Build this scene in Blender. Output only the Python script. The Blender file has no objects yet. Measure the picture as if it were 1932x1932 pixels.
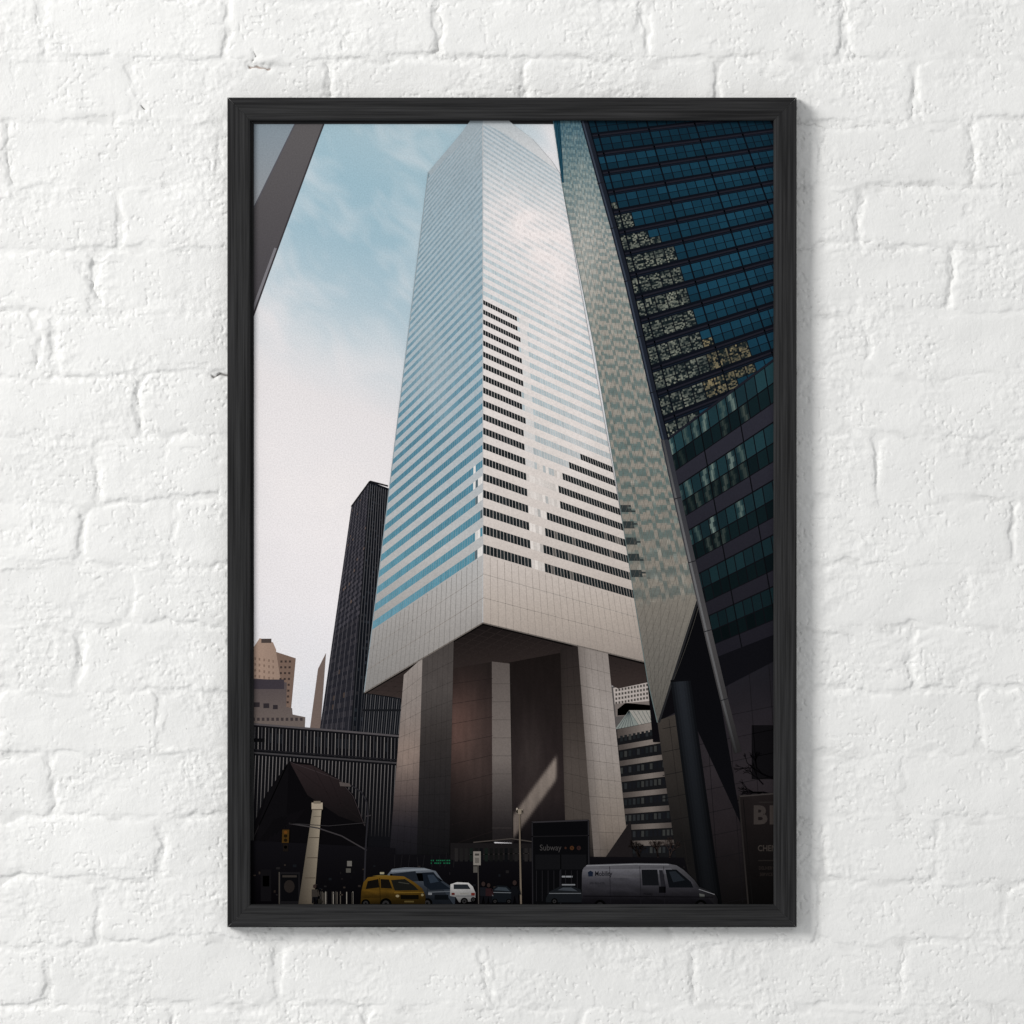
import bpy, math, random
import numpy as np
random.seed(7); rng=np.random.RandomState(11)
scene=bpy.context.scene; COL=scene.collection
S=0.000618; D=3.0; PD=0.013       # metres per unit, camera distance to the print, print depth off the wall
LUM=1.0
# ---------------------------------------------------------------- noise
_G=rng.rand(256,256)*2*math.pi
_GX,_GY=np.cos(_G),np.sin(_G)
def perlin(x,y,seed=0):
    x=np.asarray(x,float)+seed*37.7; y=np.asarray(y,float)+seed*91.3
    xi=np.floor(x).astype(int); yi=np.floor(y).astype(int); fx=x-xi; fy=y-yi
    def g(ix,iy,dx,dy):
        a=ix%256; b=iy%256
        return _GX[a,b]*dx+_GY[a,b]*dy
    u=fx*fx*fx*(fx*(fx*6-15)+10); v=fy*fy*fy*(fy*(fy*6-15)+10)
    a=g(xi,yi,fx,fy)*(1-u)+g(xi+1,yi,fx-1,fy)*u
    b=g(xi,yi+1,fx,fy-1)*(1-u)+g(xi+1,yi+1,fx-1,fy-1)*u
    return (a*(1-v)+b*v)*1.5
def sstep(a,b,x):
    t=np.clip((x-a)/(b-a),0,1); return t*t*(3-2*t)
# ---------------------------------------------------------------- materials
def newmat(name):
    m=bpy.data.materials.new(name); m.use_nodes=True
    return m,m.node_tree,m.node_tree.nodes['Principled BSDF']
def mat_print():
    m,nt,b=newmat('printed_paper')
    a=nt.nodes.new('ShaderNodeAttribute'); a.attribute_name='ink'
    tc=nt.nodes.new('ShaderNodeTexCoord'); n=nt.nodes.new('ShaderNodeTexNoise'); n.inputs['Scale'].default_value=620; n.inputs['Detail'].default_value=2
    nt.links.new(tc.outputs['Object'],n.inputs['Vector'])
    mr=nt.nodes.new('ShaderNodeMapRange'); mr.inputs['From Min'].default_value=.3; mr.inputs['From Max'].default_value=.7
    mr.inputs['To Min'].default_value=.92; mr.inputs['To Max'].default_value=1.08
    nt.links.new(n.outputs['Fac'],mr.inputs['Value'])
    mx=nt.nodes.new('ShaderNodeVectorMath'); mx.operation='SCALE'
    nt.links.new(a.outputs['Color'],mx.inputs[0]); nt.links.new(mr.outputs['Result'],mx.inputs['Scale'])
    nt.links.new(mx.outputs['Vector'],b.inputs['Base Color'])
    b.inputs['Roughness'].default_value=1; b.inputs['Specular IOR Level'].default_value=0.0
    return m
MP=mat_print()
def mat_wood(name,vec):
    m,nt,b=newmat(name)
    tc=nt.nodes.new('ShaderNodeTexCoord'); mp=nt.nodes.new('ShaderNodeMapping'); mp.inputs['Scale'].default_value=vec
    n=nt.nodes.new('ShaderNodeTexNoise'); n.inputs['Scale'].default_value=1; n.inputs['Detail'].default_value=5; n.inputs['Roughness'].default_value=.65
    nt.links.new(tc.outputs['Object'],mp.inputs['Vector']); nt.links.new(mp.outputs['Vector'],n.inputs['Vector'])
    cr=nt.nodes.new('ShaderNodeValToRGB'); cr.color_ramp.elements[0].position=.36; cr.color_ramp.elements[1].position=.70
    cr.color_ramp.elements[0].color=(.0065,.0065,.007,1); cr.color_ramp.elements[1].color=(.032,.032,.033,1)
    nt.links.new(n.outputs['Fac'],cr.inputs['Fac']); nt.links.new(cr.outputs['Color'],b.inputs['Base Color'])
    bp=nt.nodes.new('ShaderNodeBump'); bp.inputs['Strength'].default_value=.5; bp.inputs['Distance'].default_value=.0006
    nt.links.new(n.outputs['Fac'],bp.inputs['Height']); nt.links.new(bp.outputs['Normal'],b.inputs['Normal'])
    b.inputs['Roughness'].default_value=.6; b.inputs['Specular IOR Level'].default_value=.15
    return m
MWH=mat_wood('black_stained_wood_horizontal_grain',(6,300,360)); MWV=mat_wood('black_stained_wood_vertical_grain',(360,300,6))
def mat_wall():
    m,nt,b=newmat('white_painted_brick')
    a=nt.nodes.new('ShaderNodeAttribute'); a.attribute_name='paint'
    nt.links.new(a.outputs['Color'],b.inputs['Base Color'])
    tc=nt.nodes.new('ShaderNodeTexCoord')
    n=nt.nodes.new('ShaderNodeTexNoise'); n.inputs['Scale'].default_value=190; n.inputs['Detail'].default_value=8; n.inputs['Roughness'].default_value=.68
    nt.links.new(tc.outputs['Object'],n.inputs['Vector'])
    bp=nt.nodes.new('ShaderNodeBump'); bp.inputs['Strength'].default_value=.75; bp.inputs['Distance'].default_value=.0011
    nt.links.new(n.outputs['Fac'],bp.inputs['Height']); nt.links.new(bp.outputs['Normal'],b.inputs['Normal'])
    b.inputs['Roughness'].default_value=.6; b.inputs['Specular IOR Level'].default_value=.3
    return m
# ---------------------------------------------------------------- brick wall
def build_wall():
    fine=np.linspace(-40,1972,1200)
    lo=np.arange(-1200,-40,11.0); hi=np.arange(1983,3130,11.0)
    ax=np.concatenate([lo,fine,hi]); X,Y=np.meshgrid(ax,ax)
    wx=X+perlin(X/130,Y/130,1)*9+perlin(X/34,Y/34,2)*6+perlin(X/11,Y/11,3)*3.2
    wy=Y+perlin(X/210,Y/160,4)*13+perlin(X/40,Y/40,5)*7+perlin(X/12,Y/12,6)*3.6
    P=119.3; r=np.floor((wy+8)/P).astype(int); fy=(wy+8)-r*P
    joints={0:[80,425,828,1222,1592],1:[245,618,988,1354,1728],2:[15,420,800,1180,1540,1835],3:[225,600,980,1330,1622],
     4:[-20,182,520,900,1290,1795],5:[102,470,850,1240,1640],6:[262,640,1010,1390,1605],7:[180,560,940,1310,1655],
     8:[155,330,700,1080,1460,1912],9:[245,620,1000,1390,1820],10:[150,520,900,1280,1722],11:[-10,300,680,1060,1440,1852],
     12:[98,480,860,1230,1702],13:[300,690,1060,1552,1770],14:[185,545,905,1260,1545,1890],15:[85,530,922,1306,1700],16:[325,690,1100,1462,1878]}
    dx=np.full(X.shape,1e3); idx=np.zeros(X.shape,int)
    for k in range(-12,28):
        mk=(r==k)
        if not mk.any(): continue
        js=list(joints.get(k,[ (k%2)*190+20 + i*378 + rng.randint(-25,25) for i in range(5)]))
        while js[0]>-1300: js.insert(0,js[0]-375-rng.randint(-20,20))
        while js[-1]<3300: js.append(js[-1]+375+rng.randint(-20,20))
        js=np.array(js,float); xv=wx[mk]
        i=np.searchsorted(js,xv); i=np.clip(i,1,len(js)-1)
        dx[mk]=np.minimum(xv-js[i-1],js[i]-xv); idx[mk]=i
    dy=np.minimum(fy,P-fy)
    hwid=perlin(X/90,Y/90,9)*4.5+1.0
    ex=np.clip(dx-hwid,0,None); ey=np.clip(dy-hwid,0,None)
    R=18.0
    ax_=np.clip(R-ex,0,R); ay_=np.clip(R-ey,0,R); d=R-np.sqrt(ax_**2+ay_**2)   # rounded corners
    prof=.75*sstep(1.0,9.0,d)+.25*sstep(3,18,d)
    openj=np.clip(.5+perlin(X/170,Y/110,12)*.8,.05,1.15)
    openv=np.where(dx<dy,np.clip(openj*1.25,.3,1.3),openj)
    mm=0.001
    h=-(1-prof)*openv*2.5*mm
    # ridges of thick paint and mortar squeezed in the joints
    h+=sstep(9,1,d)*np.clip(perlin(X/60,Y/30,13)+.1,0,1)*2.0*mm
    dj=np.minimum(dx,dy); crk=sstep(1.6,.3,np.abs(dj-1.0+perlin(X/22,Y/22,20)*4.0))*sstep(.42,.7,perlin(X/75,Y/75,21))
    h-=crk*1.0*mm
    hk=(r*131+idx*57)%97; off=_G[hk,(r*7+idx*3)%256]/(2*math.pi)-.5
    tx=_G[(hk*3+5)%256,(r*5)%256]/(2*math.pi)-.5
    h+=prof*(off*1.5+tx*(fy/P-.5)*1.7)*mm
    rough=sstep(-.2,.45,perlin(X/150,Y/110,30))
    h+=perlin(X/230,Y/150,31)*1.4*mm+perlin(X/75,Y/55,32)*.75*mm
    h+=perlin(X/34,Y/26,33)*.42*mm*(.4+.9*rough)
    h+=perlin(X/15,Y/13,34)*.32*mm*(.2+rough)
    h+=perlin(X/7,Y/7,35)*.22*mm*(.18+rough)
    h+=perlin(X/4,Y/4,42)*.11*mm*(.2+rough)
    h+=-np.abs(perlin(X/38,Y/19,36))*.75*mm*rough
    h+=np.clip(perlin(X/13,Y/13,39)-.15,0,1)*.9*mm*rough
    pit=sstep(.34,.52,perlin(X/8,Y/8,37))*sstep(-.05,.4,perlin(X/70,Y/60,38)); h-=pit*.9*mm
    chip=sstep(.42,.50,perlin(X/24,Y/16,45)+.25*perlin(X/7,Y/7,46))*sstep(.0,.3,perlin(X/120,Y/90,47)); h-=chip*.55*mm
    # colour
    base=np.array([.825,.825,.812]); c=np.ones(X.shape+(3,))*base
    tone=1+perlin(X/260,Y/200,40)*.03+perlin(X/40,Y/40,41)*.015+off*.03
    c*=tone[...,None]
    joint_tone=(1-prof)*sstep(.0,.6,perlin(X/48,Y/48,43))*.09; c*=(1-joint_tone)[...,None]  # joints coloured slightly darker, in patches
    # hand placed open cracks and chips seen in the wall
    segs=[([(470,124),(488,126),(508,129)],2.0,'b'),([(480,98),(484,106),(476,116)],1.2,'k'),([(402,708),(414,706),(430,709)],2.6,'k'),
      ([(826,18),(836,44),(824,96)],2.2,'g'),([(1210,6),(1204,60)],1.6,'g'),([(1630,372),(1618,420),(1626,470)],2.4,'g'),([(1836,236),(1842,300),(1836,345)],1.8,'g'),
      ([(58,590),(76,640),(66,690),(96,712)],2.4,'g'),([(100,712),(150,712)],1.5,'g'),([(14,232),(12,300),(22,345)],2,'g'),([(150,498),(180,548),(188,570)],1.8,'g'),
      ([(262,726),(256,770),(268,810)],1.8,'g'),([(1794,478),(1798,520),(1790,575)],1.8,'g'),([(1586,4),(1592,60),(1612,106)],1.8,'g'),([(265,198),(269,206)],1.5,'k'),
      ([(790,108),(850,112),(920,108)],1.6,'g'),([(986,152),(990,170)],1.2,'g'),([(1728,150),(1722,215)],2,'g'),([(1545,458),(1640,455)],1.5,'g'),([(1760,470),(1850,476)],1.5,'g'),
      ([(88,1430),(104,1500),(96,1535)],1.8,'g'),([(148,1200),(154,1260)],1.5,'g'),([(1640,350),(1840,356)],1.3,'g'),([(618,122),(624,180)],1.8,'g'),
      ([(1505,232),(1580,240),(1700,232)],1.4,'g'),([(0,588),(60,586)],1.4,'g'),([(1552,1560),(1556,1640)],1.4,'g'),([(905,1800),(925,1880)],1.5,'g'),([(1306,1800),(1310,1890)],1.3,'g')]
    for pts,w,k in segs:
        xx=X+perlin(X/14,Y/14,50)*5; yy=Y+perlin(X/14,Y/14,51)*5
        x0=min(p[0] for p in pts)-30; x1=max(p[0] for p in pts)+30; y0=min(p[1] for p in pts)-30; y1=max(p[1] for p in pts)+30
        ix=np.where((ax>x0)&(ax<x1))[0]; iy=np.where((ax>y0)&(ax<y1))[0]
        sl=np.s_[iy[0]:iy[-1]+1,ix[0]:ix[-1]+1]; dd=np.full(xx[sl].shape,1e3)
        for (a,b),(e,f) in zip(pts,pts[1:]):
            L2=(e-a)**2+(f-b)**2; t=np.clip(((xx[sl]-a)*(e-a)+(yy[sl]-b)*(f-b))/L2,0,1)
            dd=np.minimum(dd,np.hypot(xx[sl]-a-t*(e-a),yy[sl]-b-t*(f-b)))
        wv=w*(.5+1.1*np.abs(perlin(X[sl]/18,Y[sl]/18,52)))
        m_=sstep(1.4,.3,dd/wv)
        if k=='g': m_=m_*sstep(-.3,.35,perlin(X[sl]/30,Y[sl]/30,55))*.55
        h[sl]-=m_*2.4*mm; h[sl]-=sstep(12,0,dd)*1.2*mm
        st={'b':(.75,np.array([.28,.17,.12])),'k':(.8,np.array([.10,.09,.085])),'g':(.15,np.array([.35,.34,.33]))}[k]
        c[sl]=c[sl]*(1-m_[...,None]*st[0])+st[1]*m_[...,None]*st[0]
    spk=(perlin(X/4.2,Y/4.2,60)>.86)&(perlin(X/60,Y/60,61)>.12); c[spk]*=.65
    c=np.clip(c,0,.9)
    # keep the wall clear of the back of the frame
    inside=(X>420)&(X<1512)&(Y>175)&(Y<1758)
    h=h-(h[inside].max()); 
    n=len(ax); co=np.zeros((n*n,3),np.float32)
    f=(D+PD)/D
    co[:,0]=((X-966)*S*f).ravel(); co[:,2]=((966-Y)*S*f).ravel(); co[:,1]=-h.ravel()
    i=np.arange(n*n).reshape(n,n); q=np.stack([i[:-1,:-1],i[1:,:-1],i[1:,1:],i[:-1,1:]],-1).reshape(-1,4)
    me=bpy.data.meshes.new('brick_wall'); me.vertices.add(n*n); me.vertices.foreach_set('co',co.ravel())
    nf=len(q); me.loops.add(nf*4); me.loops.foreach_set('vertex_index',q.ravel().astype(np.int32))
    me.polygons.add(nf); me.polygons.foreach_set('loop_start',np.arange(0,nf*4,4,dtype=np.int32))
    me.polygons.foreach_set('use_smooth',np.ones(nf,bool)); me.update(calc_edges=True)
    at=me.color_attributes.new('paint','FLOAT_COLOR','POINT'); cc=np.ones((n*n,4),np.float32); cc[:,:3]=c.reshape(-1,3); at.data.foreach_set('color',cc.ravel())
    me.materials.append(mat_wall())
    o=bpy.data.objects.new('wall',me); COL.objects.link(o); o['kind']='structure'; o['category']='wall'
    o['label']='rough white painted brick wall with uneven mortar joints behind the framed picture'
build_wall()
# ---------------------------------------------------------------- framed picture
root=bpy.data.objects.new('framed_picture',None); COL.objects.link(root); root.location=(0,0,(966-1749)*S)
root['label']='black wooden frame with tall skyscraper photograph on white brick wall'; root['category']='picture frame'
def link(name,me,parent,label=None):
    o=bpy.data.objects.new(name,me); COL.objects.link(o); o.parent=parent
    if parent is root: o.location=(0,0,-root.location.z)
    if label: o['label']=label
    return o
def W(x,y,dep):
    f=(D-(dep-PD))/D
    return ((x-966)*S*f,-dep,(966-y)*S*f)
OX0,OX1,OY0,OY1=429,1503,184,1749.5
prof=[(0,.0005),(0,.0200),(1.0,.0207),(2.5,.0209),(38,.0206),(41.8,.0200),(43.4,.0188),(43.8,.0135),(50,.0135),(50,.0005)]
def rail(side):
    vs=[];fs=[]
    for (i,dp) in prof:
        if side=='t': a,b=(OX0+i,OY0+i),(OX1-i,OY0+i)
        if side=='b': a,b=(OX1-i,OY1-i),(OX0+i,OY1-i)
        if side=='l': a,b=(OX0+i,OY1-i),(OX0+i,OY0+i)
        if side=='r': a,b=(OX1-i,OY0+i),(OX1-i,OY1-i)
        g=.35  # hairline mitre gap
        if side in 'tb':
            sx=1 if side=='t' else -1; a=(a[0]+sx*g,a[1]); b=(b[0]-sx*g,b[1])
        vs+= [W(a[0],a[1],dp),W(b[0],b[1],dp)]
    n=len(prof)
    for k in range(n):
        j=(k+1)%n; fs.append((2*k,2*k+1,2*j+1,2*j))
    fs.append(tuple(range(0,2*n,2))); fs.append(tuple(range(2*n-1,0,-2)))
    me=bpy.data.meshes.new('frame_rail'); me.from_pydata(vs,[],fs); me.update()
    me.materials.append(MWH if side in 'tb' else MWV)
    import bmesh
    bm=bmesh.new(); bm.from_mesh(me); bmesh.ops.recalc_face_normals(bm,faces=bm.faces); bm.to_mesh(me); bm.free()
    link('frame_rail',me,root,{'t':'top rail of black wood frame','b':'bottom rail of black wood frame','l':'left rail of black wood frame','r':'right rail of black wood frame'}[side])
for s_ in 'tblr': rail(s_)
# backing board
bv=[W(x,y,dp) for dp in (.002,PD-.0008) for x,y in ((482,236),(1450,236),(1450,1697),(482,1697))]
me=bpy.data.meshes.new('backing_board'); me.from_pydata(bv,[],[(0,1,2,3),(4,5,6,7),(0,1,5,4),(1,2,6,5),(2,3,7,6),(3,0,4,7)])
mb,_,b_=newmat('brown_fibreboard'); b_.inputs['Base Color'].default_value=(.2,.14,.09,1); me.materials.append(mb); link('backing_board',me,root)
# ---------------------------------------------------------------- printing kit
def hx(s): s=s.lstrip('#'); return np.array([int(s[i:i+2],16)/255 for i in (0,2,4)])
def lin(c):
    c=np.clip(c,0,1); return np.where(c<=.04045,c/12.92,((c+.055)/1.055)**2.4)/LUM
RX0,RX1,RY0,RY1=470,1463,224,1709
LAY=[0]
def nx(): LAY[0]+=1
def hclip(P,a,b,c):            # keep a*x+b*y+c>=0 ; P rows x,y,r,g,b
    out=[];n=len(P)
    for i in range(n):
        p,q=P[i],P[(i+1)%n]; dp=a*p[0]+b*p[1]+c; dq=a*q[0]+b*q[1]+c
        if dp>=0: out.append(p)
        if (dp>=0)!=(dq>=0):
            t=dp/(dp-dq); out.append(p+(q-p)*t)
    return out
def mclip(P,M):
    n=len(M); ar=sum(M[i][0]*M[(i+1)%n][1]-M[(i+1)%n][0]*M[i][1] for i in range(n)); sg=1 if ar>0 else -1
    for i in range(n):
        (x0,y0),(x1,y1)=M[i],M[(i+1)%n]
        a=-(y1-y0)*sg; b=(x1-x0)*sg; c=-(a*x0+b*y0)
        P=hclip(P,a,b,c)
        if len(P)<3: return []
    return P
class Ink:
    def __init__(s,name,label=None): s.n=name; s.l=label; s.v=[]; s.f=[]; s.c=[]
    def poly(s,pts,col,mask=None):
        P=[]
        for p in pts:
            c=col(p[0],p[1]) if callable(col) else (hx(col) if isinstance(col,str) else col)
            P.append(np.array([p[0],p[1],*c],float))
        if mask is not None: P=mclip(P,mask)
        if len(P)<3: return
        xs=[p[0] for p in P]; ys=[p[1] for p in P]
        if min(xs)<RX0 or max(xs)>RX1 or min(ys)<RY0 or max(ys)>RY1:
            P=mclip(P,[(RX0,RY0),(RX1,RY0),(RX1,RY1),(RX0,RY1)])
            if len(P)<3: return
        dep=PD+LAY[0]*.00002; k=len(s.v)
        for p in P:
            s.v.append(((p[0]-966)*S,-dep,(966-p[1])*S)); s.c.append(lin(p[2:5]))
        s.f.append(tuple(range(k,k+len(P))))
    def quad(s,a,b,c,d,col,nu=1,nv=1,mask=None):     # a-b top edge, d-c bottom edge, bilinear
        a,b,c,d=[np.array(q,float) for q in (a,b,c,d)]
        f=lambda u,v:(a*(1-u)+b*u)*(1-v)+(d*(1-u)+c*u)*v
        for i in range(nu):
            for j in range(nv):
                s.poly([f(i/nu,j/nv),f((i+1)/nu,j/nv),f((i+1)/nu,(j+1)/nv),f(i/nu,(j+1)/nv)],col,mask)
    def line(s,pts,w,col,w2=None,mask=None):
        n=len(pts)
        for i in range(n-1):
            (x0,y0),(x1,y1)=pts[i],pts[i+1]; L=math.hypot(x1-x0,y1-y0) or 1
            wa=w if w2 is None else w+(w2-w)*i/(n-1); wb=w if w2 is None else w+(w2-w)*(i+1)/(n-1)
            nxx,nyy=-(y1-y0)/L/2,(x1-x0)/L/2
            s.poly([(x0+nxx*wa,y0+nyy*wa),(x1+nxx*wb,y1+nyy*wb),(x1-nxx*wb,y1-nyy*wb),(x0-nxx*wa,y0-nyy*wa)],col,mask)
    def ell(s,x,y,rx,ry,col,n=16): s.poly([(x+rx*math.cos(t*2*math.pi/n),y+ry*math.sin(t*2*math.pi/n)) for t in range(n)],col)
    def rect(s,x0,y0,x1,y1,col,nu=1,nv=1): s.quad((x0,y0),(x1,y0),(x1,y1),(x0,y1),col,nu,nv)
    def text(s,st,x,y,hgt,col,sx=1.0,slope=0.0,bold=0.0):
        cu=bpy.data.curves.new('t','FONT'); cu.body=st; cu.size=1; cu.resolution_u=3; cu.offset=bold
        o=bpy.data.objects.new('t',cu); COL.objects.link(o); bpy.context.view_layer.update()
        m=o.evaluated_get(bpy.context.evaluated_depsgraph_get()).to_mesh()
        k=hgt/.7
        for p in m.polygons:
            s.poly([(x+m.vertices[i].co.x*k*sx, y-m.vertices[i].co.y*k+slope*m.vertices[i].co.x*k*sx) for i in p.vertices],col)
        bpy.data.objects.remove(o); bpy.data.curves.remove(cu)
    def build(s,parent):
        me=bpy.data.meshes.new(s.n); me.from_pydata(s.v,[],s.f); me.update()
        at=me.color_attributes.new('ink','FLOAT_COLOR','POINT'); a=np.ones((len(s.v),4),np.float32); a[:,:3]=np.array(s.c); at.data.foreach_set('color',a.ravel())
        me.materials.append(MP); o=link(s.n,me,parent,s.l); return o
def homog(src,dst):
    A=[];B=[]
    for (u,v),(x,y) in zip(src,dst):
        A.append([u,v,1,0,0,0,-x*u,-x*v]);B.append(x);A.append([0,0,0,u,v,1,-y*u,-y*v]);B.append(y)
    h=np.append(np.linalg.solve(np.array(A,float),np.array(B,float)),1).reshape(3,3)
    def f(u,v):
        p=h@np.array([u,v,1.0]); return (p[0]/p[2],p[1]/p[2])
    return f
def ramp(keys):
    xs=[k[0] for k in keys]; cs=np.array([hx(k[1]) for k in keys])
    return lambda t: np.array([np.interp(t,xs,cs[:,i]) for i in range(3)])
def mix(a,b,t): t=min(max(t,0),1); return a*(1-t)+b*t
def gs(x,y,cx,cy,sx,sy): return math.exp(-((x-cx)/sx)**2-((y-cy)/sy)**2)
J=lambda a: random.uniform(-a,a)
PARTS=[]
def ink(name,label=None):
    p=Ink(name,label); PARTS.append(p); nx(); return p
# ---- sky (the paper itself)
sky=Ink('print','tall photograph of skyscrapers seen from a city street')
nu,nv=150,200
xs=np.linspace(RX0,RX1,nu+1); ys=np.linspace(RY0,RY1,nv+1)
XX,YY=np.meshgrid(xs,ys)
rk=[(227,'9fb8c3'),(330,'97b4c1'),(450,'9bb6c3'),(560,'aec1cb'),(660,'cad1d6'),(760,'dfdbdc'),(950,'e9e4e4'),(1150,'e7e3e5'),(1380,'d6d7dc')]
cs=np.array([hx(k[1]) for k in rk]); base=np.stack([np.interp(YY+(XX-640)*-.38,[k[0] for k in rk],cs[:,i]) for i in range(3)],-1)
wxx=XX+perlin(XX/80,YY/80,76)*22; wyy=YY+perlin(XX/80,YY/80,77)*22
u_=(wxx*.75+wyy*.66); v_=(-wxx*.66+wyy*.75)
cl=perlin(u_/110,v_/90,70)*.40+perlin(u_/60,v_/30,71)*.30+perlin(u_/200,v_/200,72)*.5+perlin(u_/34,v_/12,73)*.20
am=np.clip(cl*.7+.16+sstep(640,480,XX)*sstep(280,500,YY)*.35+sstep(850,1060,XX)*.75,0,1)*.9
wh=np.array([.885,.87,.875]); base=base*(1-am[...,None])+wh*am[...,None]
for j in range(nv+1):
    for i in range(nu+1):
        sky.v.append(((XX[j,i]-966)*S,-PD,(966-YY[j,i])*S)); sky.c.append(lin(base[j,i]))
for j in range(nv):
    for i in range(nu):
        a=j*(nu+1)+i; sky.f.append((a,a+1,a+nu+2,a+nu+1))
# ---- corner of a building, top left
p=ink('printed_building_corner')
bandc=lambda x,y: mix(hx('5c595a'),hx('454246'),(y-227)/390)
p.poly([(465,215),(618,215),(600,262),(575,330),(540,425),(505,520),(465,632)],bandc); nx()
p.quad((465,215),(566,215),(465,418),(465,418),lambda x,y:mix(hx('7f8b94'),hx('8d8f93'),(y-227)/180),6,6); nx()
p.line([(618,215),(600,262),(575,330),(540,425),(505,520),(465,632)],3,'3a3639'); p.line([(520,468),(473,596)],5,'77757a'); p.line([(566,215),(470,410)],2.5,'55545a')
# ---- far buildings on the left
p=ink('printed_apartment_block')
p.poly([(465,1224),(478,1222),(490,1204),(515,1212),(521,1226),(521,1230),(558,1242),(549,1340),(465,1340)],lambda x,y:mix(hx('a08879'),hx('837065'),(x-473)/90)); nx()
p.poly([(521,1230),(558,1242),(549,1340),(538,1336)],'6f5c52'); p.rect(493,1205,512,1213,'463d3a'); nx()
for k in range(9):
    y=1240+k*11
    for x in (480,488,497,506,514): p.rect(x,y+(x-480)*.15,x+3,y+5+(x-480)*.15,'7b675b')
    for x in (529,537,545): p.rect(x-(k*.6),y+6,x+4-(k*.6),y+10,'3b312e')
nx()
p.poly([(465,1279),(520,1283),(541,1288),(540,1334),(551,1336),(552,1348),(576,1353),(575,1376),(465,1376)],lambda x,y:mix(hx('4c4446'),hx('655b56'),(y-1280)/80)); nx()
p.rect(468,1282,536,1300,'39343a'); p.rect(478,1325,490,1334,'2d292c'); p.rect(497,1327,508,1336,'2d292c'); p.rect(515,1330,524,1338,'2d292c')
for x in range(476,572,9): p.rect(x,1354,x+5,1360,'3a3435')
p=ink('printed_dark_tower')
p.poly([(615,1232),(600,1262),(584,1380),(604,1380)],'6b5d57'); nx()
FL=homog([(0,0),(1,0),(1,1),(0,1)],[(600,1400),(661,1400),(698,908),(663,956)])
FR=homog([(0,0),(1,0),(1,1),(0,1)],[(661,1400),(760,1400),(756,930),(698,908)])
p.poly([FL(0,0),FL(1,0),FL(1,1),FL(0,1)],'222228'); p.poly([FR(0,0),FR(1,0),FR(1,1),FR(0,1)],'101217'); nx()
for i in range(12):
    for j in range(46):
        c=mix(hx('2e2e35'),hx('49464c'),random.random()); 
        if random.random()<.03: c=hx('5d504a')
        if j<14: c=c*.75
        p.poly([FL((i+.2)/12,(j+.25)/46),FL((i+.8)/12,(j+.25)/46),FL((i+.8)/12,(j+.8)/46),FL((i+.2)/12,(j+.8)/46)],c)
for i in range(15):
    u=i/15+.02
    p.poly([FR(u,0),FR(u+.013,0),FR(u+.013,.985),FR(u,.985)],lambda x,y:mix(hx('2c2d31'),hx('5e5d60'),(1300-y)/330))
    for j in range(46):
        if random.random()<.35: p.poly([FR(u+.02,(j+.3)/46),FR(u+.055,(j+.3)/46),FR(u+.055,(j+.7)/46),FR(u+.02,(j+.7)/46)],random.choice(['1f2328','262a31','232326']))
nx(); p.line([(663,956),(698,908),(732,917)],3,'1b1a1d'); p.line([(698,908),(661,1400)],2,'15161a')
for i in range(1,12,2): p.line([FL(i/12,0),FL(i/12,1)],.9,'4d4b50')
p=ink('printed_annex_building')
p.rect(685,1304,760,1392,'101216'); nx()
for k in range(18): p.line([(688+k*4.1,1308+k*.7),(682+k*4.1,1385)],1.1,'5b5a5c' if k%2 else '39393d')
nx(); p.rect(684,1338,758,1342,'16171a'); p.line([(688,1304),(760,1317)],2.5,'4e4c50')
# ---- pinstriped low building
p=ink('printed_low_office_building')
p.poly([(465,1363),(640,1378),(756,1388),(756,1640),(465,1640)],'0f0f12'); nx()
p.line([(465,1365),(640,1379),(756,1389)],3.5,'4e4a4c'); p.line([(465,1419),(756,1440)],3,'3c3a3c'); p.line([(465,1413),(756,1434)],2,'1b1a1e')
for k in range(44):
    x=468+k*6.6; sl=(x-465)*.08
    cc='777371' if k%2 else '484648'
    p.line([(x,1370+sl),(x-1,1414+sl*.92)],1.2,cc)
    p.line([(x+1,1424+sl*.9),(x-5,1570+sl*.4)],1.3,(lambda x,y:mix(hx('74706f'),hx('1d1c1e'),(y-1424)/140)))
    if random.random()<.4: p.rect(x+2,1380+sl,x+5,1398+sl,'1a1c20')
nx(); p.rect(465,1393,500,1400,'0b0b0d'); 
p=ink('printed_angular_church')
p.poly([(465,1590),(500,1502),(545,1436),(585,1440),(640,1470),(668,1500),(690,1562),(690,1660),(465,1660)],'0a090b'); nx()
p.poly([(548,1440),(590,1444),(640,1472),(664,1502),(686,1556),(640,1540),(580,1500)],lambda x,y:mix(hx('292122'),hx('110f10'),(y-1440)/110)); nx()
p.line([(545,1436),(470,1598)],1.6,'1c1a1b'); p.line([(548,1438),(640,1471),(666,1502),(688,1558)],1.1,'352e30')
p.line([(590,1444),(640,1540)],.8,'191415'); p.line([(560,1450),(680,1545)],.8,'1b1717'); p.line([(620,1462),(655,1545)],.8,'191415')
p.poly([(503,1500),(545,1438),(540,1560),(478,1600)],'0d0c0e')
for k in range(10): p.line([(480+k*3,1600+k),(520+k*6,1545-k*2)],.7,'131114')
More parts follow.
